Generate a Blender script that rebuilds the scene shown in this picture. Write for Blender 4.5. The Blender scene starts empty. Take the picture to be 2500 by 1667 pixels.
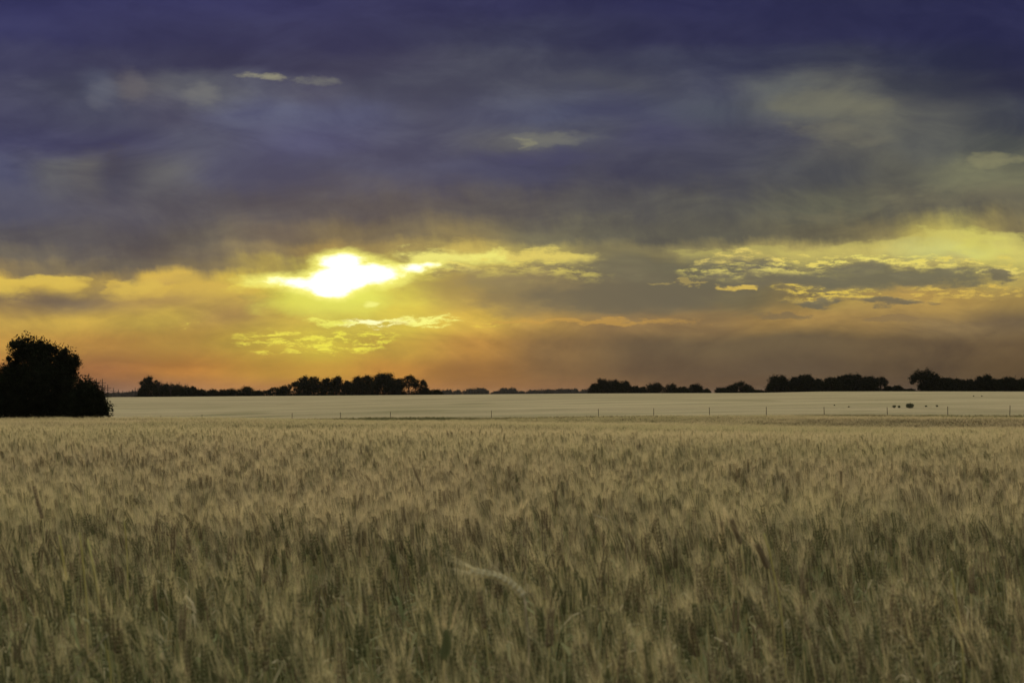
import bpy, math, random
import numpy as np
from mathutils import Vector, Matrix, noise as mnoise

# ------------------------------------------------------------------ camera
S = bpy.context.scene
COL = S.collection
CAM_Z = 1.25
F_PX = 2430.0            # focal length in thousandths of the 2500-wide frame
HOR = 962.0              # row of the level horizon
cam_d = bpy.data.cameras.new('camera')
cam_d.sensor_width = 36.0
cam_d.lens = 36.0 * F_PX / 2500.0
cam_d.clip_start = 0.05
cam_d.clip_end = 30000.0
cam_d.shift_y = (HOR - 833.5) / 2500.0
cam_d.dof.use_dof = True
cam_d.dof.focus_distance = 30.0
cam_d.dof.aperture_fstop = 6.3
cam = bpy.data.objects.new('camera', cam_d)
cam.location = (0, 0, CAM_Z)
cam.rotation_euler = (math.radians(90), 0, 0)
COL.objects.link(cam)
S.camera = cam
S.render.engine = 'CYCLES'
S.view_settings.view_transform = 'Standard'
S.view_settings.look = 'None'
S.view_settings.exposure = 0.0
S.view_settings.gamma = 1.0
S.cycles.use_denoising = True
S.cycles.max_bounces = 6
S.cycles.diffuse_bounces = 3
S.cycles.transparent_max_bounces = 8
S.cycles.volume_bounces = 0
S.cycles.caustics_reflective = False
S.cycles.caustics_refractive = False
S.cycles.sample_clamp_indirect = 4.0

# ------------------------------------------------------------------ sun
SUN_AZ = math.atan2((835 - 1250) / F_PX, 1.0)            # left of the view axis
SUN_EL = math.atan((HOR - 672) / F_PX)
sun_d = bpy.data.lights.new('sun', 'SUN')
sun_d.energy = 2.6
sun_d.angle = math.radians(10)
sun_d.color = (1.0, 0.80, 0.50)
sun = bpy.data.objects.new('sun', sun_d)
to_sun = Vector((math.sin(SUN_AZ) * math.cos(SUN_EL), math.cos(SUN_AZ) * math.cos(SUN_EL), math.sin(SUN_EL)))
sun.rotation_euler = to_sun.to_track_quat('Z', 'Y').to_euler()
sun.location = (0, 0, 40)
COL.objects.link(sun)

# ------------------------------------------------------------------ node helper
def lin(c):
    return tuple(((v / 255.0) / 12.92 if v / 255.0 <= 0.04045 else ((v / 255.0 + 0.055) / 1.055) ** 2.4) for v in c)

class NT:
    """tiny wrapper for writing node maths"""
    def __init__(self, nt):
        self.nt = nt
    def node(self, t, **kw):
        n = self.nt.nodes.new(t)
        for k, v in kw.items():
            setattr(n, k, v)
        return n
    def put(self, sock, v):
        if isinstance(v, bpy.types.NodeSocket):
            self.nt.links.new(v, sock)
        elif isinstance(v, (tuple, list)) and sock.type == 'RGBA' and len(v) == 3:
            sock.default_value = (*v, 1)
        else:
            sock.default_value = v
    def m(self, op, a, b=None, c=None, clamp=False):
        n = self.node('ShaderNodeMath', operation=op, use_clamp=clamp)
        self.put(n.inputs[0], a)
        if b is not None: self.put(n.inputs[1], b)
        if c is not None: self.put(n.inputs[2], c)
        return n.outputs[0]
    def add(self, a, b): return self.m('ADD', a, b)
    def sub(self, a, b): return self.m('SUBTRACT', a, b)
    def mul(self, a, b): return self.m('MULTIPLY', a, b)
    def mad(self, a, b, c): return self.m('MULTIPLY_ADD', a, b, c)
    def vec(self, x, y, z=0.0):
        n = self.node('ShaderNodeCombineXYZ')
        for i, v in enumerate((x, y, z)): self.put(n.inputs[i], v)
        return n.outputs[0]
    def noise(self, v, scale=1.0, detail=4.0, rough=0.55, out=0, dist=0.0):
        n = self.node('ShaderNodeTexNoise')
        self.put(n.inputs['Vector'], v)
        n.inputs['Scale'].default_value = scale
        n.inputs['Detail'].default_value = detail
        n.inputs['Roughness'].default_value = rough
        n.inputs['Distortion'].default_value = dist
        return n.outputs[out]
    def step(self, v, a, b, to0=0.0, to1=1.0):
        n = self.node('ShaderNodeMapRange', interpolation_type='SMOOTHSTEP')
        self.put(n.inputs['Value'], v)
        n.inputs['From Min'].default_value = a; n.inputs['From Max'].default_value = b
        n.inputs['To Min'].default_value = to0; n.inputs['To Max'].default_value = to1
        return n.outputs[0]
    def mix(self, f, a, b, mode='MIX'):
        n = self.node('ShaderNodeMix', data_type='RGBA', blend_type=mode)
        self.put(n.inputs[0], f); self.put(n.inputs[6], a); self.put(n.inputs[7], b)
        return n.outputs[2]
    def ramp(self, f, stops, interp='EASE'):
        n = self.node('ShaderNodeValToRGB')
        cr = n.color_ramp
        cr.interpolation = interp
        while len(cr.elements) > 1: cr.elements.remove(cr.elements[-1])
        for i, (p, c) in enumerate(stops):
            e = cr.elements[0] if i == 0 else cr.elements.new(p)
            e.position = p
            e.color = (*c, 1) if len(c) == 3 else c
        self.put(n.inputs[0], f)
        return n.outputs[0]

# ------------------------------------------------------------------ sky
# The sky is worked out from the view direction alone: X and Y are the two
# coordinates of a cloud bank standing to the north, in thousandths.
world = bpy.data.worlds.new("World")
S.world = world
world.use_nodes = True
world.node_tree.nodes.clear()
W = NT(world.node_tree)
tc = W.node('ShaderNodeTexCoord')
sep = W.node('ShaderNodeSeparateXYZ')
W.put(sep.inputs[0], tc.outputs['Generated'])
dx, dy, dz = sep.outputs
yy = W.m('MAXIMUM', dy, 0.12)
X0 = W.mad(W.m('DIVIDE', dx, yy), F_PX / 1000, 1.25)
Y0 = W.mad(W.m('DIVIDE', dz, yy), -F_PX / 1000, HOR / 1000)

# soft warping so that no band is straight
wv = W.vec(W.mul(X0, 2.2), W.mul(Y0, 5.0), 3.1)
wn = W.node('ShaderNodeTexNoise'); W.put(wn.inputs['Vector'], wv)
wn.inputs['Scale'].default_value = 1.0; wn.inputs['Detail'].default_value = 5.0; wn.inputs['Roughness'].default_value = 0.55
wsep = W.node('ShaderNodeSeparateXYZ'); W.put(wsep.inputs[0], wn.outputs['Color'])
wamp = W.step(Y0, 0.95, 0.70, 0.25, 1.0)
Xw = W.add(X0, W.mul(W.mul(W.sub(wsep.outputs[0], 0.5), 0.22), wamp))
Yw = W.add(Y0, W.mul(W.mul(W.sub(wsep.outputs[1], 0.5), 0.12), wamp))
fine = W.noise(W.vec(W.mul(X0, 5.0), W.mul(Y0, 13.0), 0.4), 1.0, 6.0, 0.55)      # streaky cloud texture
rag = W.noise(W.vec(W.mul(X0, 26.0), W.mul(Y0, 60.0), 7.7), 1.0, 8.0, 0.62)      # ragged edges
Yw = W.add(Yw, W.mul(W.mul(W.sub(fine, 0.5), 0.035), wamp))
# hanging wisps of rain under the deck pull its lower edge down in places
virga = W.noise(W.vec(W.mad(Y0, -2.0, W.mul(X0, 8.0)), W.mul(Y0, 3.5), 2.2), 1.0, 5.0, 0.62)
vz = W.mul(W.step(Y0, 0.36, 0.52), W.step(Y0, 0.78, 0.64))
Yw = W.add(Yw, W.mul(W.mul(W.sub(virga, 0.50), 0.085), vz))
rag2 = W.noise(W.vec(W.mul(X0, 14.0), W.mul(Y0, 30.0), 4.2), 1.0, 5.0, 0.6)
# a second, finer warp used by the outlines of single clouds
qn = W.node('ShaderNodeTexNoise'); W.put(qn.inputs['Vector'], W.vec(W.mul(X0, 9.0), W.mul(Y0, 24.0), 1.7))
qn.inputs['Scale'].default_value = 1.0; qn.inputs['Detail'].default_value = 6.0; qn.inputs['Roughness'].default_value = 0.6
qsep = W.node('ShaderNodeSeparateXYZ'); W.put(qsep.inputs[0], qn.outputs['Color'])
Xq = W.mad(W.sub(qsep.outputs[0], 0.5), 0.26, X0)
Yq = W.mad(W.sub(qsep.outputs[1], 0.5), 0.075, Y0)
Xh = W.mad(W.sub(qsep.outputs[0], 0.5), 0.06, X0)
Yh = W.mad(W.sub(qsep.outputs[1], 0.5), 0.022, Y0)

ROWS = [
 (0,   [(0,(46,46,88)),(500,(49,49,92)),(1000,(50,50,88)),(1600,(42,42,80)),(2100,(42,42,76)),(2500,(42,42,78))]),
 (90,  [(0,(52,52,94)),(400,(50,50,88)),(800,(50,50,86)),(1250,(54,56,84)),(1700,(46,46,80)),(2500,(43,43,78))]),
 (150, [(0,(66,66,98)),(300,(62,62,92)),(600,(54,54,86)),(900,(66,66,92)),(1250,(70,72,92)),(1500,(66,68,90)),(1800,(56,58,84)),(2100,(58,60,80)),(2300,(48,50,76)),(2500,(45,45,76))]),
 (210, [(0,(74,74,100)),(180,(70,72,94)),(260,(84,88,108)),(330,(80,78,92)),(500,(102,104,112)),(620,(92,94,112)),(760,(88,88,108)),(900,(72,74,96)),(1250,(76,78,96)),(1500,(84,86,98)),(1750,(76,78,98)),(1900,(96,98,100)),(2060,(96,96,94)),(2250,(70,72,82)),(2500,(50,50,74))]),
 (280, [(0,(68,68,98)),(250,(72,74,98)),(400,(80,80,102)),(600,(86,90,120)),(850,(82,86,118)),(1050,(82,84,106)),(1350,(78,82,108)),(1500,(74,76,102)),(1750,(78,82,98)),(1930,(104,104,98)),(2120,(112,110,98)),(2280,(98,98,94)),(2450,(72,74,82)),(2500,(66,68,80))]),
 (345, [(0,(70,70,104)),(250,(66,66,98)),(450,(78,80,104)),(750,(78,80,116)),(1000,(78,80,106)),(1270,(98,98,102)),(1420,(82,84,100)),(1600,(70,70,98)),(1850,(76,76,92)),(2050,(104,102,94)),(2250,(92,92,90)),(2500,(84,86,82))]),
 (410, [(0,(76,78,108)),(130,(92,92,100)),(220,(96,94,98)),(290,(74,74,92)),(400,(92,92,100)),(550,(78,80,106)),(750,(72,74,102)),(1000,(70,72,100)),(1250,(66,68,98)),(1500,(70,70,92)),(1750,(70,70,88)),(2000,(84,84,86)),(2200,(94,92,84)),(2420,(124,122,96)),(2500,(122,120,94))]),
 (500, [(0,(78,78,100)),(250,(86,84,98)),(500,(84,82,92)),(750,(82,78,86)),(1000,(84,78,82)),(1250,(90,86,86)),(1500,(86,84,86)),(1750,(90,88,84)),(2000,(102,100,84)),(2250,(114,108,88)),(2500,(106,100,84))]),
 (575, [(0,(86,82,88)),(250,(84,80,86)),(500,(92,86,82)),(700,(104,92,82)),(850,(124,108,79)),(1000,(112,100,80)),(1130,(132,116,79)),(1300,(112,106,84)),(1500,(102,98,84)),(1750,(100,96,82)),(1980,(112,104,80)),(2150,(140,126,84)),(2270,(180,164,88)),(2360,(205,190,98)),(2440,(178,160,92)),(2500,(140,126,86))]),
 (618, [(0,(100,92,84)),(250,(88,82,82)),(500,(106,96,82)),(680,(124,108,78)),(800,(160,134,74)),(1000,(150,130,78)),(1150,(196,174,88)),(1300,(160,145,84)),(1500,(128,118,84)),(1700,(140,128,86)),(1850,(182,164,94)),(2100,(200,182,102)),(2350,(206,204,118)),(2500,(210,195,105))]),
 (655, [(0,(130,112,82)),(150,(120,106,82)),(280,(96,88,80)),(500,(118,104,78)),(650,(160,140,72)),(800,(205,192,78)),(1000,(184,166,80)),(1150,(170,150,78)),(1300,(136,124,84)),(1500,(118,110,84)),(1750,(116,110,84)),(1950,(130,120,86)),(2300,(168,150,90)),(2500,(204,190,102))]),
 (690, [(0,(208,172,76)),(160,(202,168,74)),(220,(170,142,76)),(285,(130,112,80)),(330,(200,165,74)),(450,(190,158,74)),(600,(200,175,66)),(750,(222,220,90)),(950,(214,200,80)),(1100,(166,146,74)),(1300,(132,120,82)),(1500,(112,104,82)),(1750,(114,108,82)),(1900,(136,122,84)),(2200,(150,134,84)),(2400,(190,168,90)),(2500,(194,170,92))]),
 (735, [(0,(140,116,82)),(150,(122,104,82)),(350,(168,136,76)),(550,(176,145,72)),(700,(206,195,70)),(800,(222,228,92)),(950,(205,188,74)),(1150,(178,148,74)),(1350,(136,118,80)),(1600,(106,98,80)),(1800,(122,110,78)),(2000,(170,142,78)),(2250,(186,150,80)),(2500,(170,140,78))]),
 (785, [(0,(185,150,72)),(200,(190,156,70)),(420,(192,162,70)),(550,(172,138,75)),(700,(190,162,68)),(850,(205,188,70)),(1000,(208,186,68)),(1150,(200,165,68)),(1300,(178,140,70)),(1500,(146,116,74)),(1750,(142,114,74)),(1900,(166,132,74)),(2100,(162,130,76)),(2300,(136,112,76)),(2500,(120,100,72))]),
 (840, [(0,(195,150,72)),(250,(190,142,70)),(450,(190,150,68)),(650,(196,172,64)),(800,(198,184,62)),(950,(190,158,62)),(1150,(182,134,65)),(1350,(132,104,70)),(1600,(106,90,70)),(1900,(102,87,68)),(2200,(106,88,66)),(2500,(108,88,64))]),
 (905, [(0,(178,120,66)),(250,(164,108,68)),(450,(184,124,60)),(700,(190,146,58)),(830,(192,148,58)),(950,(188,132,58)),(1150,(160,112,62)),(1350,(116,90,65)),(1600,(97,81,66)),(1900,(90,76,64)),(2200,(92,76,60)),(2500,(98,79,57))]),
 (955, [(0,(140,98,76)),(300,(134,96,80)),(600,(168,116,72)),(900,(180,118,64)),(1150,(152,106,68)),(1400,(128,94,70)),(1700,(112,88,66)),(2000,(94,76,62)),(2500,(94,74,56))]),
]
EXT = 0.25     # the ramps run on past both sides of the view
fx = W.m('DIVIDE', W.add(Xw, EXT), 2.5 + 2 * EXT, clamp=True)
sky = None
for i, (yr, stops) in enumerate(ROWS):
    g = float(np.interp(yr, [0, 90, 150, 560, 620, 790, 840, 905, 955], [1.0, 0.97, 0.95, 0.95, 1.0, 0.99, 0.94, 0.915, 0.88]))
    c = W.ramp(fx, [((x / 1000 + EXT) / (2.5 + 2 * EXT), lin((col[0] * g, col[1] * g * (0.985 if yr > 800 else 1), col[2] * g * (0.96 if yr > 800 else 1)))) for x, col in stops], 'EASE')
    if sky is None: sky = c
    else:
        sky = W.mix(W.step(Yw, ROWS[i - 1][0] / 1000, yr / 1000), sky, c)
# soft light and dark streaks inside the cloud deck
tex = W.step(fine, 0.28, 0.74, 0.90, 1.11)
bil = W.noise(W.vec(W.mul(X0, 3.2), W.mul(Y0, 7.5), 11.0), 1.0, 8.0, 0.62, dist=0.6)
tb = W.mul(tex, W.mul(W.step(bil, 0.33, 0.67, 0.77, 1.16), W.mad(W.mul(W.sub(virga, 0.5), 0.6), vz, 1.0)))
sky = W.mix(1.0, sky, W.vec(W.mul(tb, 0.985), tb, W.mad(tb, 0.6, 0.4)), 'MULTIPLY')

def field(cx, cy, rx, ry, src=None, amp=0.6, rot=0.0, calm=False):
    """1 at the middle of a ragged ellipse, 0 on its rim, negative outside"""
    xx = Xh if calm else Xq; yv = Yh if calm else Yq
    ux = W.mul(W.sub(xx, cx / 1000), 1000.0 / rx)
    uy = W.mul(W.sub(yv, cy / 1000), 1000.0 / ry)
    if rot:
        ux = W.mad(W.sub(yv, cy / 1000), rot * 1000.0 / rx, ux)
    r2 = W.mad(ux, ux, W.mul(uy, uy))
    f = W.sub(1.0, r2)
    return W.mad(W.sub(src or rag, 0.5), amp, f)
def blob(colr, cx, cy, rx, ry, strength=1.0, soft=(-0.25, 1.15), src=None, amp=0.6, rot=0.0, calm=False):
    global sky
    f = field(cx, cy, rx, ry, src, amp, rot, calm)
    sky = W.mix(W.step(f, soft[0], soft[1], 0.0, strength), sky, lin(colr))
def rimcloud(dark, bright, cx, cy, rx, ry, rim=0.9, k=0.9, amp=2.2, rot=0.0, edge=0.18, up=0.0):
    """dark cloud whose torn upper edge is lit from behind"""
    global sky
    f0 = field(cx, cy, rx, ry, rag2, amp, rot)
    f = W.mad(W.sub(rag, 0.5), 0.9, f0)
    side = W.step(Yq, (cy + up + ry * 0.2) / 1000, (cy + up - ry * 0.5) / 1000)
    torn = W.step(lacy, 0.40, 0.62, 0.0, 0.9)
    sky = W.mix(W.mul(W.mul(W.step(f, -rim, -0.1), torn), W.mul(side, k)), sky, lin(bright))
    lift = W.step(Yq, (cy + ry * 0.5) / 1000, (cy - ry * 0.9) / 1000, 0.0, 0.35)
    body = W.mix(W.mul(lift, W.step(rag2, 0.4, 0.6)), lin(dark), lin(tuple(v * 1.22 for v in dark)))
    sky = W.mix(W.step(f, -0.25, edge + 0.40, 0.0, 0.93), sky, body)

# pale breaks high in the deck
blob((150,146,120), 640, 187, 60, 12, 0.8, soft=(-0.2, 1.3), src=rag, amp=3.0, calm=True, rot=-2.0)
blob((116,116,110), 770, 197, 70, 14, 0.6, soft=(-0.2, 1.4), src=rag, amp=3.4, calm=True)
blob((116,116,114), 495, 228, 56, 34, 0.6, src=rag2, amp=2.4, calm=True)
blob((104,100,104), 320, 212, 44, 52, 0.5, src=rag2, amp=2.4, calm=True)
blob((98,100,112), 250, 228, 40, 46, 0.4, src=rag2, amp=2.4, calm=True)
blob((118,118,108), 1330, 342, 150, 20, 0.6, soft=(-0.2, 1.3), src=rag2, amp=1.6)
blob((138,136,110), 1262, 348, 34, 10, 0.6, soft=(-0.3, 1.1), src=rag2, amp=1.2)
blob((116,114,96), 2020, 250, 150, 42, 0.55, src=fine, amp=1.8, rot=-0.9)
blob((122,118,98), 2060, 325, 150, 34, 0.45, src=fine, amp=1.8)
blob((140,136,100), 2450, 392, 100, 18, 0.6, src=fine, amp=1.8)
blob((112,106,84), 2000, 530, 90, 20, 0.5, src=fine, amp=1.8)
blob((64,62,78), 282, 395, 34, 50, 0.5, src=fine, amp=1.6)
blob((60,60,96), 1330, 385, 180, 26, 0.5, src=fine, amp=1.6)
# golden breaks to the left, below the firm edge of the deck
def underdeck(colr, cx, y_top, rx, h_, k=0.9, drop=0.0):
    global sky
    yt = W.mad(W.sub(rag2, 0.5), 0.030, W.mad(W.sub(Xq, cx / 1000), drop, W.add(W.mul(W.sub(Y0, Yq), 0.0), y_top / 1000)))
    t = W.sub(Yq, yt)
    m1 = W.step(t, -0.004, 0.010)
    m2 = W.step(t, h_ * 2.2 / 1000, h_ * 0.3 / 1000)
    u = W.mul(W.sub(Xq, cx / 1000), 1000.0 / rx)
    m3 = W.step(W.mul(u, u), 1.0, 0.45)
    sky = W.mix(W.mul(W.mul(W.mul(m1, m2), m3), k), sky, lin(colr))
underdeck((220,188,80), 75, 672, 150, 26, 0.9)
underdeck((208,174,76), 345, 688, 90, 28, 0.85)
underdeck((206,172,74), 500, 690, 130, 24, 0.7)
underdeck((226,206,80), 640, 686, 110, 14, 0.8)
underdeck((244,238,120), 1110, 612, 150, 22, 0.9)
underdeck((226,206,104), 1330, 610, 130, 20, 0.75)
underdeck((190,178,98), 1800, 604, 170, 20, 0.55)
underdeck((202,188,100), 2080, 590, 200, 26, 0.55, drop=-0.14)
underdeck((216,206,108), 2380, 566, 150, 44, 0.55, drop=0.10)
blob((214,182,80), 80, 694, 110, 18, 0.8, amp=1.4)
blob((214,182,80), 340, 698, 44, 22, 0.6, src=fine, amp=1.4)
blob((206,172,78), 500, 705, 60, 16, 0.5, src=fine, amp=1.6)
# the lit cloud right of the gap, and the clear pale patch far right
blob((236,228,120), 1075, 625, 130, 26, 0.85, soft=(-0.3, 1.1), amp=1.4)
blob((196,170,84), 1150, 600, 60, 30, 0.5, src=fine, amp=1.6)
blob((226,204,100), 1320, 625, 110, 15, 0.7, amp=1.4)
blob((200,196,120), 2270, 612, 180, 38, 0.6, soft=(0, 1.2), src=fine, amp=1.0)
blob((218,210,102), 2400, 598, 60, 50, 0.55, src=fine, amp=1.2)
# glow around the gap
blob((222,226,92), 815, 722, 195, 66, 0.85, soft=(-0.2, 1.3), src=fine, amp=0.7, rot=0.6)
blob((206,186,70), 820, 775, 240, 90, 0.22, soft=(0, 1.2), src=fine, amp=0.9)
blob((124,109,78), 1330, 716, 240, 60, 0.85, src=fine, amp=1.6)
blob((166,138,76), 1100, 704, 130, 36, 0.6, src=fine, amp=1.6)
blob((103,95,77), 1560, 716, 300, 62, 0.92, soft=(0, 0.9), src=fine, amp=1.4)
# faint slanting rays fanning out below the opening
ra = W.m('DIVIDE', W.sub(X0, 0.86), W.m('MAXIMUM', W.sub(Y0, 0.66), 0.03))
rn = W.noise(W.vec(W.mul(ra, 2.4), 0.0, 6.0), 1.0, 3.0, 0.6)
rz = W.mul(W.mul(W.step(Y0, 0.73, 0.82), W.step(Y0, 0.95, 0.86)), W.mul(W.step(X0, 0.80, 0.98), W.step(X0, 1.55, 1.2)))
rv = W.mad(W.mul(W.sub(rn, 0.5), 0.45), rz, 1.0)
sky = W.mix(1.0, sky, W.vec(rv, rv, rv), 'MULTIPLY')
# torn bright lace of small clouds
lacy = W.noise(W.vec(W.mul(Xh, 20.0), W.mul(Yh, 85.0), 9.3), 1.0, 7.0, 0.68)
def lace(colr, cx, cy, rx, ry, k=0.9, lo=0.47, hi=0.62):
    global sky
    f = field(cx, cy, rx, ry, rag2, 1.6)
    sky = W.mix(W.mul(W.step(f, -0.2, 0.7), W.step(lacy, lo, hi, 0.0, k)), sky, lin(colr))
lace((236,214,104), 1970, 642, 130, 24)
lace((232,220,110), 2150, 632, 200, 14)
lace((228,206,96), 2330, 645, 200, 20)
lace((226,196,84), 2060, 714, 150, 24)
lace((218,184,84), 2350, 705, 170, 26)
lace((226,216,74), 730, 836, 150, 30, 0.95)
lace((228,222,70), 860, 830, 120, 24, 0.9)
lace((246,246,130), 1070, 786, 60, 18, 0.95)
lace((226,214,80), 470, 794, 50, 6, 0.6)
lace((228,204,72), 1150, 790, 120, 8, 0.7)
lace((255,255,190), 925, 786, 80, 14, 1.0, 0.40, 0.56)
lace((236,238,100), 820, 786, 90, 12, 0.8, 0.40, 0.60)
lace((246,246,130), 1000, 782, 70, 14, 0.9, 0.42, 0.58)
blob((244,244,130), 905, 742, 20, 9, 0.8, soft=(-0.2, 1.2), amp=1.4, calm=True)
# dark clouds with lit rims
rimcloud((146,128,80), (246,236,130), 1090, 664, 70, 20, amp=2.0, edge=0.9)
rimcloud((134,118,82), (230,210,100), 1240, 682, 200, 40, amp=1.6, edge=1.3)
rimcloud((112,106,84), (236,212,110), 1808, 658, 90, 38, amp=1.6, edge=0.6)
rimcloud((112,104,82), (236,218,110), 1880, 680, 190, 26, amp=1.5, edge=0.5)
rimcloud((110,104,82), (238,220,112), 2170, 676, 280, 34, amp=1.5, edge=0.45)
rimcloud((112,104,82), (230,210,110), 2440, 675, 55, 14, amp=2.0, edge=0.3)
rimcloud((108,100,80), (224,190,88), 1980, 736, 70, 13, amp=1.6, edge=0.4, k=0.5)
rimcloud((112,102,80), (220,184,86), 2180, 736, 120, 11, amp=1.6, edge=0.4, k=0.5)
blob((118,102,76), 1910, 774, 105, 9, 0.7, soft=(-0.2, 0.9), amp=1.6, rot=-2.0)
blob((136,112,76), 2180, 780, 80, 10, 0.7, soft=(0, 0.6), amp=1.8)
blob((222,188,86), 1810, 698, 60, 9, 0.85, soft=(-0.2, 0.8), amp=1.8)
blob((176,154,86), 1660, 688, 60, 7, 0.6, soft=(0, 0.6), amp=1.6)
blob((196,150,70), 1450, 786, 330, 9, 0.6, soft=(0, 1.0), amp=1.6)

# the bright gap where the sun burns through: one opening made of joined ovals
def gap(parts, white_at=(0.0, 0.20), gold_at=(-0.70, 0.0), k=1.0):
    global sky
    F_ = None
    for (cx, cy, rx, ry, rot) in parts:
        ux = W.mul(W.sub(Xh, cx / 1000), 1.0)
        vy = W.sub(Yh, cy / 1000)
        ux = W.mul(W.mad(vy, rot, ux), 1000.0 / rx); uy = W.mul(vy, 1000.0 / ry)
        f = W.mul(W.sub(1.0, W.m('SQRT', W.mad(ux, ux, W.mul(uy, uy)))), ry / 30.0)
        F_ = f if F_ is None else W.m('SMOOTH_MAX', F_, f, 0.20)
    F_ = W.mad(W.sub(rag, 0.5), 0.5, W.mad(W.sub(rag2, 0.5), 0.7, F_))
    sky = W.mix(W.step(F_, gold_at[0], gold_at[1], 0.0, 0.95 * k), sky, lin((248, 244, 120)))
    sky = W.mix(W.step(F_, white_at[0] - 0.22, white_at[1] + 0.1, 0.0, k), sky, (1.7, 1.65, 1.35))
gap([(846, 643, 50, 21, 0), (900, 668, 70, 24, -0.6), (835, 680, 88, 32, 1.0), (806, 700, 46, 25, 0), (742, 690, 58, 9, -1.5)])
gap([(1012, 655, 26, 7, 0), (1050, 648, 18, 5, 0)], k=0.8, white_at=(0.0, 0.1), gold_at=(-0.5, 0.0))

# away from the bank: unseen sky overhead and behind, brightened to light the fields
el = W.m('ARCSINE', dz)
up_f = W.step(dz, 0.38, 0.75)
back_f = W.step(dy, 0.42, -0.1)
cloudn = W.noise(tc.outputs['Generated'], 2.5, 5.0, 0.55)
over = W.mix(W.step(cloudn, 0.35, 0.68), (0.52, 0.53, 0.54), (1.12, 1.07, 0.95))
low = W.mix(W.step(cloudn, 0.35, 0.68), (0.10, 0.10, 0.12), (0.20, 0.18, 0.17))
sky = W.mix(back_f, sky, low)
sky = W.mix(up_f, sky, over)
grd = W.step(dz, -0.02, -0.10)
sky = W.mix(grd, sky, (0.10, 0.085, 0.055))

# a physical sky for the thin clear share between the clouds
nish = W.node('ShaderNodeTexSky', sky_type='NISHITA')
nish.sun_disc = False
nish.sun_elevation = SUN_EL
nish.sun_rotation = SUN_AZ
bgn = W.node('ShaderNodeBackground'); W.put(bgn.inputs[0], nish.outputs[0]); bgn.inputs[1].default_value = 0.05
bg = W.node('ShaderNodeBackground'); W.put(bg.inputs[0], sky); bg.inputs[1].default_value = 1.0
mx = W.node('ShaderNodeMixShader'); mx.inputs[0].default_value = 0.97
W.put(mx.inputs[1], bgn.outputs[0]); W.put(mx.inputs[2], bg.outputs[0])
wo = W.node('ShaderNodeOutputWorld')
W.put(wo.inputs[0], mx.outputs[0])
world.cycles.sampling_method = 'MANUAL'
world.cycles.sample_map_resolution = 512

# ------------------------------------------------------------------ helpers
rng = np.random.default_rng(7)
random.seed(7)

def tag(o, label=None, cat=None, group=None, kind=None):
    if label: o['label'] = label
    if cat: o['category'] = cat
    if group: o['group'] = group
    if kind: o['kind'] = kind
    return o

def mesh_obj(name, verts, faces, mats, parent=None, fmat=None, smooth=False):
    me = bpy.data.meshes.new(name)
    v = np.asarray(verts, dtype=np.float32).reshape(-1, 3)
    if isinstance(faces, np.ndarray):
        n, k = faces.shape
        me.vertices.add(len(v)); me.vertices.foreach_set('co', v.ravel())
        me.loops.add(n * k); me.loops.foreach_set('vertex_index', faces.astype(np.int32).ravel())
        me.polygons.add(n)
        me.polygons.foreach_set('loop_start', np.arange(0, n * k, k, dtype=np.int32))
        me.update(calc_edges=True)
    else:
        me.from_pydata([tuple(map(float, p)) for p in v], [], faces)
    for m in (mats if isinstance(mats, (list, tuple)) else [mats]):
        me.materials.append(m)
    if fmat is not None:
        me.polygons.foreach_set('material_index', np.asarray(fmat, dtype=np.int32))
    me.polygons.foreach_set('use_smooth', np.full(len(me.polygons), smooth))
    me.update()
    o = bpy.data.objects.new(name, me)
    COL.objects.link(o)
    if parent: o.parent = parent
    return o

def empty(name, loc):
    o = bpy.data.objects.new(name, None)
    o.empty_display_size = 0.3
    o.location = loc
    COL.objects.link(o)
    return o

def tube(pts, radii, n=6):
    """tapered tube through pts; returns verts, faces"""
    V, Fc = [], []
    for i, p in enumerate(pts):
        a = Vector(pts[max(i - 1, 0)]); b = Vector(pts[min(i + 1, len(pts) - 1)])
        d = (b - a)
        d = d.normalized() if d.length > 1e-9 else Vector((0, 0, 1))
        u = d.orthogonal().normalized(); w = d.cross(u)
        for k in range(n):
            t = 2 * math.pi * k / n
            V.append(Vector(p) + (u * math.cos(t) + w * math.sin(t)) * radii[i])
    for i in range(len(pts) - 1):
        for k in range(n):
            a = i * n + k; b = i * n + (k + 1) % n
            Fc.append((a, b, b + n, a + n))
    Fc.append(tuple(range(n))[::-1]); Fc.append(tuple(range(len(pts) * n - n, len(pts) * n)))
    return V, Fc

class Acc:
    def __init__(self): self.v = []; self.f = []; self.m = []; self.t = []
    def add(self, vf, mat=0, tint=0.5):
        v, f = vf
        o = len(self.v)
        self.v += [tuple(p) for p in v]
        self.f += [tuple(i + o for i in q) for q in f]
        self.m += [mat] * len(f)
        self.t += [tint] * len(v)

def mat_new(name):
    m = bpy.data.materials.new(name)
    m.use_nodes = True
    m.node_tree.nodes.clear()
    return m, NT(m.node_tree)

def mat_simple(name, c1, c2, scale=3.0, rough=0.9, spec=0.1):
    m, N = mat_new(name)
    co = N.node('ShaderNodeTexCoord')
    f = N.step(N.noise(co.outputs['Object'], scale, 4.0, 0.6), 0.35, 0.65)
    b = N.node('ShaderNodeBsdfPrincipled')
    N.put(b.inputs['Base Color'], N.mix(f, c1, c2))
    b.inputs['Roughness'].default_value = rough
    b.inputs['Specular IOR Level'].default_value = spec
    o = N.node('ShaderNodeOutputMaterial'); N.put(o.inputs[0], b.outputs[0])
    return m

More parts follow.
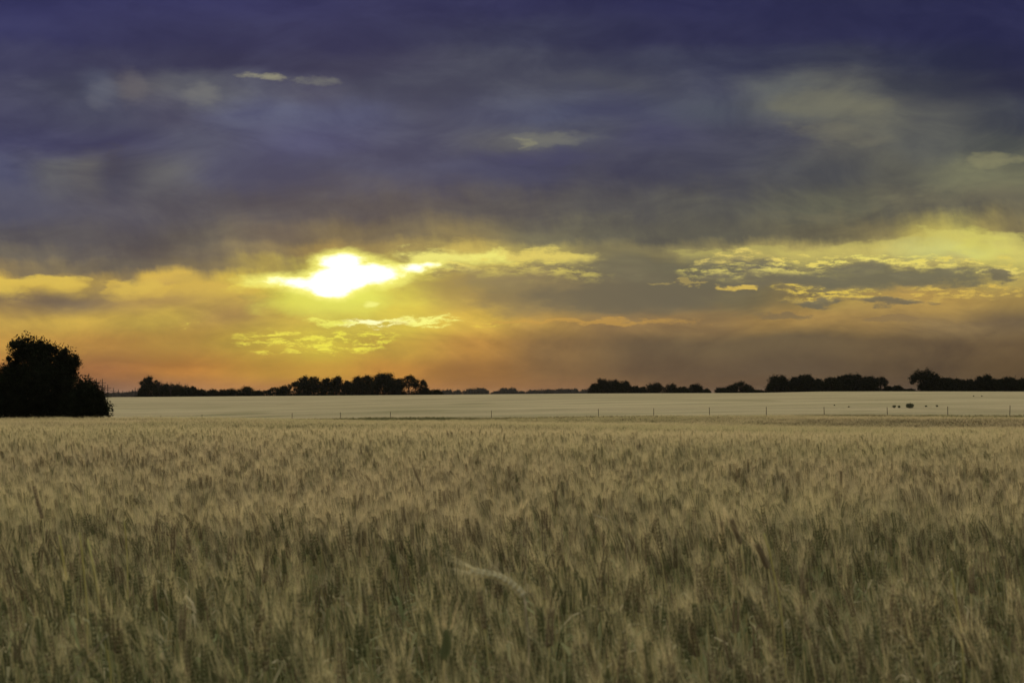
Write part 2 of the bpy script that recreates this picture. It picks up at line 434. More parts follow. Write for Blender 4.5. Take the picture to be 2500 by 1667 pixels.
# ------------------------------------------------------------------ terrain
def lerp_tab(x, xs, ys): return float(np.interp(x, xs, ys))
CREST_Y = 420.0
def crest(x): return CAM_Z + np.interp(x, [-260, -173, -112, -43, 26, 104, 130, 150, 216, 400], [-1.7, -1.30, -0.85, -0.35, 0.25, 0.55, 1.1, 1.2, 1.15, 0.9])
def yb(x): return np.clip(105 - 0.45 * x, 78, 150)       # far edge of the wheat
def ground_z(x, y):
    x = np.asarray(x, dtype=float); y = np.asarray(y, dtype=float)
    rate = np.clip(0.0215 - 0.00010 * x, 0.010, 0.030)
    edge = yb(x) + 14
    zb = -rate * (edge - 10)
    near = -rate * np.clip(y - 10, 0, None)
    t = np.clip((y - edge) / (CREST_Y - edge), 0, 1)
    ts = t * 0.75 + 0.25 * (t * t * (3 - 2 * t))
    far = zb + (crest(x) - zb) * ts
    z = np.where(y < edge, near, far)
    z = np.where(y > CREST_Y, crest(x) - 0.012 * np.clip(y - CREST_Y, 0, 900) - 0.00001 * np.clip(y - CREST_Y, 0, 25) ** 2, z)
    und = 0.09 * np.sin(x * 0.21 + y * 0.33) + 0.10 * np.sin(x * 0.07 - y * 0.17 + 1.3) + 0.035 * np.sin(y * 0.9 + x * 0.23 + 0.5)
    und = und * np.clip((y - 3) / 20, 0, 1) * np.clip((170 - y) / 60, 0, 1)
    und = und + 0.10 * np.sin(x * 0.03 + y * 0.045) * np.clip((y - 140) / 80, 0, 1) * np.clip((410 - y) / 100, 0, 1)
    return z + und

def at(X, Y, y):
    """world point seen at frame position X, Y and distance y"""
    return Vector(((X - 1250) / F_PX * y, y, CAM_Z + (HOR - Y) / F_PX * y))

def on_ground(X, Y):
    y = 100.0
    while y < 415:
        p = at(X, Y, y)
        if p.z <= ground_z(p.x, y): break
        y += 0.25
    return Vector((p.x, y, float(ground_z(p.x, y))))

# one sheet, denser near the camera
ys = np.unique(np.concatenate([np.arange(-40, 160, 2.0), np.arange(160, 470, 5.0), np.geomspace(470, 9000, 40)]))
xs_n = np.concatenate([-np.geomspace(5000, 130, 22), np.arange(-125, 126, 4.0), np.geomspace(130, 5000, 22)])
GX, GY = np.meshgrid(xs_n, ys)
GZ = ground_z(GX, GY)
nx, ny = len(xs_n), len(ys)
idx = np.arange(nx * ny).reshape(ny, nx)
gf = np.stack([idx[:-1, :-1].ravel(), idx[:-1, 1:].ravel(), idx[1:, 1:].ravel(), idx[1:, :-1].ravel()], 1)

mg, N = mat_new('field_ground')
co = N.node('ShaderNodeTexCoord'); gs = N.node('ShaderNodeSeparateXYZ'); N.put(gs.inputs[0], co.outputs['Object'])
gx, gy, _ = gs.outputs
n_big = N.noise(N.vec(N.mul(gx, 0.010), N.mul(gy, 0.022), 2.0), 1.0, 5.0, 0.6)
n_mid = N.noise(N.vec(N.mul(gx, 0.020), N.mul(gy, 0.07), 5.0), 1.0, 6.0, 0.65)
n_fin = N.noise(N.vec(N.mul(gx, 1.1), N.mul(gy, 1.1), 0.0), 1.0, 5.0, 0.7)
straw = N.mix(N.step(n_big, 0.36, 0.64), (0.31, 0.275, 0.157), (0.39, 0.345, 0.20))
straw = N.mix(N.step(n_mid, 0.44, 0.60, 0, 0.85), straw, (0.21, 0.21, 0.11))
straw = N.mix(N.step(n_fin, 0.35, 0.75, 0, 0.35), straw, (0.235, 0.215, 0.12))
def patch(cx, cy, rx, ry, colr, k):
    global straw
    u = N.mul(N.sub(gx, cx), 1 / rx); v = N.mul(N.sub(gy, cy), 1 / ry)
    f = N.mad(N.sub(n_mid, 0.5), 2.2, N.sub(1.0, N.mad(u, u, N.mul(v, v))))
    straw = N.mix(N.step(f, 0.0, 0.9, 0, k), straw, colr)
for X, Y, w, h_, k in ((570, 1011, 110, 6, .75), (640, 1018, 60, 2.5, .8), (1850, 978, 75, 4, .6), (1780, 978, 34, 1.5, .9), (700, 987, 32, 1.2, .8),
                       (2180, 976, 150, 3.5, .6), (2090, 1004, 60, 1.6, .8), (1150, 985, 70, 3, .5), (1000, 1003, 120, 4, .55), (1350, 1000, 90, 3, .4), (2400, 1000, 140, 8, .45)):
    p = on_ground(X, Y); q1 = on_ground(X, Y - h_); q0 = on_ground(X, min(Y + h_, 1019))
    patch(p.x, (q1.y + q0.y) / 2, w / F_PX * p.y, max(2.0, (q1.y - q0.y) / 2), (0.15, 0.16, 0.075), k)
edge_d = N.sub(gy, N.mad(gx, -0.45, 105.0))
soil = N.mix(n_fin, (0.055, 0.042, 0.028), (0.11, 0.085, 0.05))
gcol = N.mix(N.step(edge_d, 1.0, 3.0), soil, straw)
bs = N.node('ShaderNodeBsdfPrincipled')
N.put(bs.inputs['Base Color'], gcol)
bs.inputs['Roughness'].default_value = 1.0
bs.inputs['Specular IOR Level'].default_value = 0.0
bs.inputs['Sheen Weight'].default_value = 0.25
bs.inputs['Sheen Roughness'].default_value = 0.5
bs.inputs['Sheen Tint'].default_value = (0.9, 0.78, 0.55, 1)
bump = N.node('ShaderNodeBump'); bump.inputs['Strength'].default_value = 0.6; bump.inputs['Distance'].default_value = 0.25
N.put(bump.inputs['Height'], n_fin); N.put(bs.inputs['Normal'], bump.outputs[0])
go = N.node('ShaderNodeOutputMaterial'); N.put(go.inputs[0], bs.outputs[0])
ground = mesh_obj('ground', np.stack([GX.ravel(), GY.ravel(), GZ.ravel()], 1), gf, mg, smooth=True)
tag(ground, kind='structure')

# ------------------------------------------------------------------ trees
def leaf_mat(name, c1, c2):
    m, N = mat_new(name)
    oi = N.node('ShaderNodeNewGeometry')
    co = N.node('ShaderNodeTexCoord')
    f = N.step(N.noise(co.outputs['Object'], 0.9, 3.0, 0.6), 0.35, 0.65)
    d = N.node('ShaderNodeBsdfDiffuse')
    N.put(d.inputs[0], N.mix(f, c1, c2))
    o = N.node('ShaderNodeOutputMaterial'); N.put(o.inputs[0], d.outputs[0])
    return m
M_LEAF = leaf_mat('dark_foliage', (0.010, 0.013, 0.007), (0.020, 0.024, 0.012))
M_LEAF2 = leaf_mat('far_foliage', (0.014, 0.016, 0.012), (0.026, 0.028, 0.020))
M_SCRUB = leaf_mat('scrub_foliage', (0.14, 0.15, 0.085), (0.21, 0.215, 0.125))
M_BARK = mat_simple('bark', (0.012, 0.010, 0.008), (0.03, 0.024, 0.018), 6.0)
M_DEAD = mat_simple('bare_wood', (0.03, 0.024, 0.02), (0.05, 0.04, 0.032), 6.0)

def leaf_quads(P, size, R, up=0.0, narrow=0.62):
    """one folded-free leaf (or leaf spray) quad per point"""
    n = len(P)
    a = R.normal(size=(n, 3)); a /= np.linalg.norm(a, axis=1, keepdims=True)
    b = R.normal(size=(n, 3)); b -= (b * a).sum(1, keepdims=True) * a
    b /= np.linalg.norm(b, axis=1, keepdims=True)
    s = size * R.uniform(0.55, 1.25, (n, 1))
    A = a * s * 0.5; B = b * s * 0.5 * narrow
    V = np.stack([P - A, P + B * 0.9 - A * 0.1, P + A, P - B], 1).reshape(-1, 3)
    Fq = np.arange(n * 4).reshape(n, 4)
    return V, Fq

def crown_points(lobes, n, R, hollow=0.35):
    """points in a union of ellipsoids (cx,cy,cz,rx,ry,rz), clumped"""
    vol = np.array([l[3] * l[4] * l[5] for l in lobes]) ** 0.75
    pick = R.choice(len(lobes), n, p=vol / vol.sum())
    L = np.array(lobes)[pick]
    d = R.normal(size=(n, 3)); d /= np.linalg.norm(d, axis=1, keepdims=True)
    r = hollow + (1.04 - hollow) * R.random((n, 1)) ** 0.55
    # lumpy surface: radius changes with direction
    lump = 1 + 0.20 * np.sin(d[:, 0:1] * 7 + L[:, 0:1] * 3) * np.sin(d[:, 2:3] * 6 + L[:, 2:3] * 5) + 0.10 * np.sin(d[:, 1:2] * 13 + d[:, 2:3] * 11 + L[:, 1:2])
    return L[:, :3] + d * r * lump * L[:, 3:6]

def make_tree(name, X, topY, hw, D, label, cat='tree', group=None, lobes=None, leaves=1500, size=0.55, mat=None,
              open_=0.0, skirt=True, limbs=5, seed=0, base_z=None, core=0.74, sprays=1.0):
    """tree at distance D whose crown spans X-hw..X+hw and tops out at topY"""
    R = np.random.default_rng(1000 + seed)
    mat = mat or M_LEAF
    top = at(X, topY, D)
    bx = top.x
    bz = float(ground_z(bx, D)) if base_z is None else base_z
    h = top.z - bz
    w = hw / F_PX * D
    root = empty(name, (bx, D, bz))
    tag(root, label, cat, group)
    if lobes is None:
        lobes = []
        low = 0.06 if skirt else 0.26
        zc, zr = h * (1 + low) / 2, h * (1 - low) / 2
        k = 15 if open_ else 13
        # lumps set round an egg-shaped envelope, one at the very top
        for i in range(k):
            t = 1 - 1.72 * (i + 0.5) / k
            ang = i * 2.39996 + R.uniform(-.3, .3)
            rr = math.sqrt(max(0.0, 1 - t * t))
            s = R.uniform(0.30, 0.46) * (0.72 if open_ else 1.0)
            q = 1 - s * 0.85
            lobes.append((math.cos(ang) * rr * w * q * R.uniform(.85, 1.08), math.sin(ang) * rr * w * q * .9, zc + t * zr * q + (R.uniform(-.06, .04) * h),
                          w * s * 1.15, w * s, max(min(w * s, h * .30), h * .10)))
        s = R.uniform(.3, .42)
        lobes.append((R.uniform(-.35, .35) * w, 0, h - min(w * s, h * .25) * .95, w * s * 1.1, w * s, min(w * s, h * .25)))
        if not open_:
            lobes.append((0, 0, zc * .95, w * .74, w * .7, zr * .78))
        for sx in (-0.85, -0.45, 0, 0.45, 0.85):
            lobes.append((sx * w, R.uniform(-.2, .2) * w, h * 0.12, w * 0.40, w * 0.40, h * (0.26 if open_ else 0.29)))
    P = crown_points(lobes, leaves, R)
    P = P[P[:, 2] > 0.05]
    V, Fq = leaf_quads(P, size, R)
    # coarser dark mass inside, so that the crown is opaque like a real one
    C_ = crown_points([(l[0], l[1], l[2], l[3] * core, l[4] * core, l[5] * core) for l in lobes], int(leaves * (0.28 if open_ else 0.42)), R, hollow=0.0)
    C_ = C_[C_[:, 2] > 0.05]
    Vc, Fc_ = leaf_quads(C_, size * (1.7 if open_ else 2.0), R)
    Fq = np.concatenate([Fq, Fc_ + len(V)]); V = np.concatenate([V, Vc])
    # twiggy sprays that break the outline
    ns = int(max(10, leaves // 40) * sprays)
    Q = crown_points(lobes, ns, R, hollow=0.97)
    cen = np.array([0, 0, h * 0.5])
    dirs = Q - cen; dirs /= np.linalg.norm(dirs, axis=1, keepdims=True)
    sp = []
    for q in range(5):
        sp.append(Q + dirs * size * (0.25 + 0.42 * q) * R.uniform(.4, 1.0, (ns, 1)) + R.normal(size=(ns, 3)) * size * 0.16)
    sp = np.concatenate(sp)
    sp = sp[sp[:, 2] > 0.1]
    V2, F2 = leaf_quads(sp, size * 0.62, R)
    Vall = np.concatenate([V, V2]); Fall = np.concatenate([Fq, F2 + len(V)])
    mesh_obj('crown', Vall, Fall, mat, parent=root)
    # trunk and limbs
    A = Acc()
    tr = max(0.10, h * 0.022)
    hh = h * 0.62
    A.add(tube([(0, 0, -0.3), (0.02 * h, 0, hh * .35), (-0.01 * h, 0.01 * h, hh * .7), (0, 0, hh)], [tr * 1.3, tr, tr * .75, tr * .4], 7))
    for l in sorted(lobes, key=lambda l: -l[2])[:limbs + int(6 * open_)]:
        z0 = min(hh * R.uniform(.35, .8), l[2])
        s0 = Vector((0, 0, z0)); e = Vector(l[:3]) + Vector((0, 0, l[5] * .3))
        mid = s0.lerp(e, 0.5) + Vector((0, 0, h * 0.03))
        A.add(tube([s0, mid, e], [tr * .55, tr * .38, tr * .12], 5))
    mesh_obj('trunk', A.v, A.f, M_BARK, parent=root)
    return root

# --- rows of trees on the skyline: X, top row, half width, look
def row(items, D, group, base_labels, size=0.5, mat=None, dens=1.0, name='tree', seed0=0):
    for i, it in enumerate(items):
        X, ty, hw, st = it[:4]
        lab = it[4]
        Dj = D + ((i * 37) % 5 - 2) * 6
        open_ = 1.0 if st == 'o' else 0.0
        nm = {'b': 'bush', 's': 'bush'}.get(st, name)
        ty = ty - 2.5 if D > 2000 else ty
        h_px = 970 - ty
        n = int(dens * (900 + 4.2 * hw * h_px) * (0.85 if st == 'o' else 1.15)); hw = hw * 1.32
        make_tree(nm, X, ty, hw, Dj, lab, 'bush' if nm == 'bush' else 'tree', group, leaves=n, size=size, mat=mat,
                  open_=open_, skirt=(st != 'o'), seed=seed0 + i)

row([
 (359, 917, 15, 't', 'tall narrow ragged tree at the left end of the left skyline grove'),
 (352, 938, 11, 'b', 'low dark bush under the tall narrow tree at the left grove end'),
 (383, 927, 11, 't', 'smaller tree touching the right side of the tall narrow tree'),
 (402, 936, 19, 'b', 'broad flat bush right of the tall narrow tree, below bare twigs'),
 (428, 937, 17, 'b', 'dense flat-topped bush in the middle of the bare twigs'),
 (452, 944, 16, 'b', 'lower bush beneath the rightmost bare dead trees'),
 (472, 941, 9, 't', 'small flat-crowned tree standing just right of the bare dead trees'),
 (489, 950, 13, 'b', 'low sloping bush between the flat-crowned small tree and a rounded bush'),
 (516, 951, 15, 'b', 'isolated low bush with an uneven top, first past the dead trees'),
 (546, 951, 15, 'b', 'left half of the low wide thicket in the gap between groves'),
 (564, 950, 14, 'b', 'right half of the low wide thicket in the gap between groves'),
 (601, 944, 18, 't', 'dark rounded tree leaning left, left of the small open trees'),
 (628, 953, 11, 'b', 'low bush hugging the right foot of the leaning rounded tree'),
 (650, 953, 12, 'o', 'thin see-through little tree with gaps, left of two taller ones'),
 (667, 946, 10, 'o', 'small open tree with a tufted crown left of a dome-shaped tree'),
 (692, 941, 16, 't', 'dome-shaped tree just left of the big central grove'),
], 540, 'trees of the left skyline row', None, seed0=0)
row([
 (718, 931, 13, 'o', 'open airy tree forming the left tip of the big central grove'),
 (741, 916, 15, 't', 'tall tree with a pointed top near the left end of the central grove'),
 (766, 918, 18, 't', 'broad tree second in height in the left half of the central grove'),
 (795, 921, 14, 't', 'lumpy tree midway along the left half of the central grove'),
 (821, 917, 16, 't', 'knobbly tree with a high crown left of the dip in the central grove'),
 (847, 928, 12, 'b', 'lower bushy tree in the dip of the central grove'),
 (872, 917, 17, 't', 'tree just right of the dip in the central grove'),
 (895, 914, 18, 't', 'tree filling the space left of the highest dome in the central grove'),
 (938, 908, 29, 't', 'highest and widest domed tree of the central grove'),
 (970, 922, 14, 't', 'shoulder tree under the right side of the highest dome'),
 (998, 914, 18, 'o', 'airy tree with sky showing through, right part of the central grove'),
 (1027, 926, 15, 'o', 'airy tree with spreading tip at the right end of the central grove'),
 (1036, 947, 14, 'b', 'rounded bush under the right end of the central grove'),
 (1065, 951, 14, 'b', 'low scrubby bush trailing off right of the central grove'),
], 550, 'trees of the big central grove', None, seed0=40, dens=1.1)
row([
 (1091, 954, 16, 's', 'hazy low thicket first right of the central grove'),
 (1117, 954, 10, 's', 'hazy small round clump second right of the central grove'),
 (1150, 952, 18, 's', 'left part of the hazy humped far wood at mid frame'),
 (1174, 950, 17, 's', 'right part of the hazy humped far wood at mid frame'),
 (1211, 957, 12, 's', 'tiny hazy thicket left of the flat-topped far wood'),
 (1231, 949, 11, 's', 'left half of the hazy flat-topped far wood near frame centre'),
 (1250, 950, 13, 's', 'right half of the hazy flat-topped far wood near frame centre'),
 (1272, 957, 10, 's', 'tiny hazy thicket right of the flat-topped far wood'),
 (1305, 955, 20, 's', 'left third of the long low hazy far wood'),
 (1335, 953, 20, 's', 'middle of the long low hazy far wood'),
 (1362, 953, 18, 's', 'right third of the long low hazy far wood'),
 (1384, 951, 11, 's', 'hazy clump rising just right of the long low far wood'),
 (1402, 952, 11, 's', 'hazy clump left of the last gap before the right-centre grove'),
 (1430, 953, 14, 's', 'hazy thicket touching the left end of the right-centre grove'),
 (262, 962, 14, 's', 'hazy low wood just right of the big left tree, below the poles'),
 (285, 961, 16, 's', 'hazy low wood under the third and fourth power poles'),
 (309, 960, 15, 's', 'hazy low wood under the smallest power poles'),
 (331, 958, 14, 's', 'hazy low wood under poles next to the tall narrow tree'),
], 2400, 'hazy far woods on the horizon', None, size=2.6, mat=M_LEAF2, dens=0.9, seed0=80)
row([
 (1451, 935, 12, 't', 'knobbly tree at the left tip of the right-centre grove'),
 (1471, 922, 15, 't', 'highest tree of the right-centre grove with a rounded top'),
 (1496, 925, 17, 't', 'broad tree right of the highest one in the right-centre grove'),
 (1523, 929, 17, 't', 'tree on the falling right slope of the right-centre grove'),
 (1550, 942, 13, 'b', 'low bush at the right foot of the right-centre grove'),
 (1568, 944, 11, 'b', 'small bush between the right-centre grove and the next hump'),
 (1598, 935, 19, 't', 'first humped tree right of the right-centre grove'),
 (1638, 937, 17, 't', 'second humped tree right of the right-centre grove'),
 (1668, 943, 14, 'b', 'low thicket bridging the second and third humped trees'),
 (1698, 937, 15, 't', 'third humped tree right of the right-centre grove'),
 (1721, 949, 12, 'b', 'small bush tapering off right of the third humped tree'),
 (1762, 946, 14, 'b', 'rounded bush left of the spiky-topped tree'),
 (1785, 939, 14, 't', 'sloping left shoulder of the spiky-topped tree clump'),
 (1806, 932, 16, 'o', 'spiky-topped tree alone between two groves on the right'),
 (1824, 940, 15, 't', 'sloping right shoulder beside the spiky-topped tree'),
 (1850, 952, 16, 'b', 'low thin scrub right of the spiky-topped tree'),
], 580, 'trees of the right-centre skyline', None, seed0=120)
row([
 (1880, 938, 7, 't', 'small side crown sticking out left of the long right grove'),
 (1903, 917, 23, 't', 'broad tree at the left end of the long right grove'),
 (1946, 918, 16, 't', 'tree second from left in the long right grove'),
 (1967, 914, 19, 't', 'tall lumpy tree in the left half of the long right grove'),
 (1998, 923, 13, 't', 'narrow tree left of the sky gap in the long right grove'),
 (2029, 920, 19, 't', 'tree right of the sky gap in the long right grove'),
 (2058, 915, 17, 't', 'tree rising toward the summit of the long right grove'),
 (2086, 911, 23, 't', 'highest tree at the summit of the long right grove'),
 (2122, 918, 17, 't', 'tree right of the summit of the long right grove'),
 (2150, 920, 16, 'o', 'last tall tree at the right end of the long right grove'),
 (2168, 943, 9, 'b', 'low bush at the right foot of the long right grove'),
 (2191, 942, 11, 't', 'little tree alone in the gap between the right groves'),
 (2218, 949, 15, 'b', 'low scrub left of the big overhanging tree'),
], 500, 'trees of the long right grove', None, seed0=160, dens=1.15)
row([
 (2310, 921, 14, 't', 'sloping tree against the right side of the big overhanging tree'),
 (2332, 924, 16, 't', 'first hedge tree right of the big overhanging tree'),
 (2362, 926, 19, 'b', 'even-topped hedge tree left of the raised hedge crown'),
 (2404, 916, 19, 't', 'raised flat crown standing above the right hedge'),
 (2438, 925, 17, 'b', 'even hedge tree just right of the raised flat crown'),
 (2468, 921, 18, 't', 'hedge tree second from the right picture edge'),
 (2500, 925, 18, 'b', 'hedge tree cut by the right picture edge'),
], 450, 'trees of the hedge at the right edge', None, seed0=200, dens=1.3)
# big tree with an overhanging crown at the head of the right hedge
k = 460 / F_PX
bzt = float(ground_z((2262 - 1250) * k, 460))
def L2(X, Y, r, D, X0_, bz, dy=0.0, ky=0.9):
    kk = D / F_PX
    return ((X - X0_) * kk, dy, CAM_Z + (HOR - Y) * kk - bz, r * kk, r * kk * ky, r * kk * ky)
make_tree('tree', 2262, 899, 40, 460, 'big dark tree with overhanging crown heading the right hedge', 'tree', None,
          lobes=[L2(2262, 916, 18, 460, 2262, bzt), L2(2242, 917, 16, 460, 2262, bzt), L2(2232, 924, 13, 460, 2262, bzt), L2(2226, 933, 7, 460, 2262, bzt),
                 L2(2280, 924, 18, 460, 2262, bzt), L2(2262, 932, 22, 460, 2262, bzt), L2(2285, 942, 22, 460, 2262, bzt), L2(2262, 950, 20, 460, 2262, bzt), L2(2248, 944, 11, 460, 2262, bzt), L2(2280, 957, 20, 460, 2262, bzt), L2(2254, 958, 14, 460, 2262, bzt), L2(2300, 950, 18, 460, 2262, bzt), L2(2298, 936, 17, 460, 2262, bzt)],
          leaves=9500, size=0.5, seed=230)

# --- bare dead trees in the left row
def dead_tree(X, topY, spread, D, label, seed):
    R = random.Random(seed)
    top = at(X, topY, D); bz = float(ground_z(top.x, D)); h = top.z - bz
    root = empty('dead_tree', (top.x, D, bz)); tag(root, label, 'tree', 'bare dead trees in the left row')
    A = Acc(); A.add(tube([(0, 0, -.2), (0.1, 0, h * .3), (0, .1, h * .55)], [.16, .13, .09], 6))
    mesh_obj('trunk', A.v, A.f, M_DEAD, parent=root)
    B = Acc()
    w = spread / F_PX * D
    for i in range(7):
        a = (i / 6 - .5) * 2
        e = Vector((a * w + R.uniform(-.2, .2), R.uniform(-.5, .5) * w, h * R.uniform(.78, 1.0) * (1 - .12 * abs(a))))
        s = Vector((a * .2, 0, h * R.uniform(.3, .5)))
        m_ = s.lerp(e, .5) + Vector((a * w * .12, 0, 0))
        B.add(tube([s, m_, e], [.075, .055, .03], 4))
        for j in range(3):
            q = s.lerp(e, R.uniform(.4, .8))
            B.add(tube([q, q + Vector((R.uniform(-.25, .25) * w, R.uniform(-.2, .2), h * R.uniform(.08, .2)))], [.04, .02], 3))
    mesh_obj('branches', B.v, B.f, M_DEAD, parent=root)
dead_tree(389, 922, 9, 531, 'bare twiggy dead tree nearest the tall narrow tree', 1)
dead_tree(417, 930, 9, 531, 'short bare dead tree poking out above the flat bushes', 2)
dead_tree(437, 929, 7, 531, 'bare dead tree with forked upright branches, third in the row', 3)
dead_tree(454, 930, 9, 531, 'tall bare dead tree right of the forked one', 4)

# --- the big tree and shrubs at the left edge
DT = 128.0
def big(name, X, topY, lobes_px, leaves, size, label, seed, D=DT, limbs=8):
    kk = D / F_PX
    bz = float(ground_z((X - 1250) * kk, D))
    lb = []
    R = random.Random(seed)
    for (lx, ly, r) in lobes_px:
        c = L2(lx, ly, r, D, X, bz, dy=R.uniform(-.25, .25) * r * kk, ky=0.95)
        lb.append(c)
        if r > 30:   # smaller lobes around the rim for a lumpy outline
            for j in range(6):
                a = R.uniform(0, 2 * math.pi)
                lb.append((c[0] + math.cos(a) * c[3] * .72, c[1] + R.uniform(-.6, .6) * c[3], c[2] + math.sin(a) * c[5] * .72, c[3] * .36, c[4] * .36, c[5] * .34))
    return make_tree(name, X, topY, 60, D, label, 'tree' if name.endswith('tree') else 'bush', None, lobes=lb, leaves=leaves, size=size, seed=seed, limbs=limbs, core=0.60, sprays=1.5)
big('broadleaf_tree', 100, 812, [(60, 848, 34), (88, 850, 30), (45, 868, 26), (100, 882, 50), (150, 878, 34), (178, 882, 18), (188, 890, 12), (36, 893, 26), (22, 876, 9), (120, 930, 62), (150, 920, 40), (50, 940, 58), (120, 985, 58), (60, 990, 50), (170, 985, 42)],
    30000, 0.27, 'big black broadleaf tree with ragged crown at the left edge', 301)
big('bush', 222, 925, [(205, 950, 30), (222, 958, 30), (238, 975, 24), (200, 985, 40), (243, 1000, 28), (215, 1005, 34), (180, 1005, 36)],
    15000, 0.26, 'dense rounded bush sloping down from the right side of the big tree', 302, D=124)
big('bush', -10, 890, [(-12, 930, 42), (-20, 975, 52), (15, 985, 44), (5, 940, 30)],
    12000, 0.28, 'dense dark bush cut by the left picture edge beside the big tree', 303, D=126)

# --- scrub out in the far field
def scrub(X, Y, w, h_, label, seed):
    p = on_ground(X, Y)
    kk = p.y / F_PX
    W_, H_ = w * kk / 2, h_ * kk
    R = random.Random(seed)
    lb = [(R.uniform(-.6, .6) * W_, R.uniform(-.4, .4) * W_, H_ * R.uniform(.3, .7), W_ * R.uniform(.3, .5), W_ * .4, H_ * R.uniform(.25, .35)) for _ in range(6)]
    lb.append((0, 0, H_ * .4, W_ * .8, W_ * .6, H_ * .42))
    make_tree('bush', X, Y - h_, w / 2, p.y, label, 'bush', 'scrub out in the pale field', lobes=lb, leaves=int(500 + 6 * w * h_ * 3), size=0.10, mat=M_SCRUB, seed=seed, limbs=3)
scrub(2221, 996, 21, 12, 'largest round green bush alone in the pale field at right', 401)
scrub(2183, 995, 9, 6, 'small green bush farther left of the largest field bush', 402)
scrub(2195, 995, 7, 4.5, 'tiny green bush between the small bush and the largest one', 403)
scrub(2261, 993, 6, 4, 'small weed clump just right of the largest field bush', 404)
scrub(2288, 993, 5, 4, 'small weed clump second right of the largest field bush', 405)
scrub(2377, 968, 3, 2.2, 'left one of two tiny dark weeds high in the field at right', 406)
scrub(2397, 968, 3, 2.2, 'right one of two tiny dark weeds high in the field at right', 407)
scrub(2072, 994, 4, 2.2, 'tiny dark weed clump near the sixth post from the right', 408)
scrub(2037, 990, 3.5, 2, 'tiny weed clump just right of a fence post, left of a darker one', 409)

# rank grass round the foot of the bushes and along the field edge
def fringe(n, X0_, X1_, dy0, dy1, h0, h1, seed):
    R = np.random.default_rng(seed)
    V = []
    for _ in range(n):
        s = (R.uniform(X0_, X1_) - 1250) / F_PX
        y = 105 / (1 + 0.45 * s) + R.uniform(dy0, dy1)
        x = s * y
        z = float(ground_z(x, y)); h = R.uniform(h0, h1); a = R.uniform(0, 3.14); w = 0.022
        c, s_ = math.cos(a) * w, math.sin(a) * w
        lx, ly = R.normal() * .16 * h, R.normal() * .16 * h
        V += [(x - c, y - s_, z - .05), (x + c, y + s_, z - .05), (x + lx + c * .2, y + ly, z + h), (x + lx - c * .2, y + ly, z + h)]
    return V
fv = fringe(9000, -40, 345, -1.5, 3.0, 0.45, 1.25, 61) + fringe(7000, 430, 720, 2.0, 8.0, 0.25, 0.7, 62)
M_GRASS = leaf_mat('rank_grass', (0.10, 0.115, 0.055), (0.17, 0.17, 0.09))
fr = mesh_obj('grass', fv, np.arange(len(fv)).reshape(-1, 4), M_GRASS)
tag(fr, 'rank green grass round the foot of the bushes and along the fence', 'grass', kind='stuff')

# ------------------------------------------------------------------ fence
M_POST = mat_simple('weathered_post', (0.05, 0.04, 0.03), (0.10, 0.08, 0.055), 9.0)
M_WIRE = mat_simple('wire', (0.12, 0.11, 0.10), (0.2, 0.18, 0.16), 9.0)
fence_line = lambda x: float(yb(x)) + 3.0
posts_px = [(393, 1014), (494, 1011), (713, 1008), (832, 1006), (953, 1005), (1200, 1002), (1462, 998), (1596, 996), (1733, 994), (1871, 993), (2013, 993), (2167, 994), (2314, 992), (2465, 989)]
def fence_point(X):
    s = (X - 1250) / F_PX       # x = s*y ; y = 108 - .45 x
    y = 108 / (1 + 0.45 * s)
    return Vector((s * y, y, float(ground_z(s * y, y))))
fp = [fence_point(X) for X, _ in posts_px]
fence = empty('wire_fence', fp[6]); tag(fence, 'thin wire fence on slender posts between the wheat and the pale field', 'fence')
tops = []
for (X, Y), p in zip(posts_px, fp):
    top = at(X, Y, p.y).z
    lean = random.uniform(-.06, .06)
    q = p - fp[6]; tt = Vector((q.x + lean, q.y, top - fp[6].z))
    A = Acc(); A.add(tube([(q.x, q.y, q.z - .3), tuple(Vector((q.x + lean * .5, q.y, (q.z + tt.z) / 2))), tuple(tt)], [.036, .032, .029], 7))
    mesh_obj('post', A.v, A.f, M_POST, parent=fence)
    tops.append((q, tt))
for lev in (0.93, 0.6):
    A = Acc(); pts = []
    for i, (q, tt) in enumerate(tops):
        pts.append(q.lerp(tt, lev) + Vector((0, -.055, 0)))
    ext0 = pts[0] + (pts[0] - pts[1]) * .5; ext1 = pts[-1] + (pts[-1] - pts[-2]) * .6
    A.add(tube([ext0] + pts + [ext1], [.004] * (len(pts) + 2), 4))
    mesh_obj('wire', A.v, A.f, M_WIRE, parent=fence)

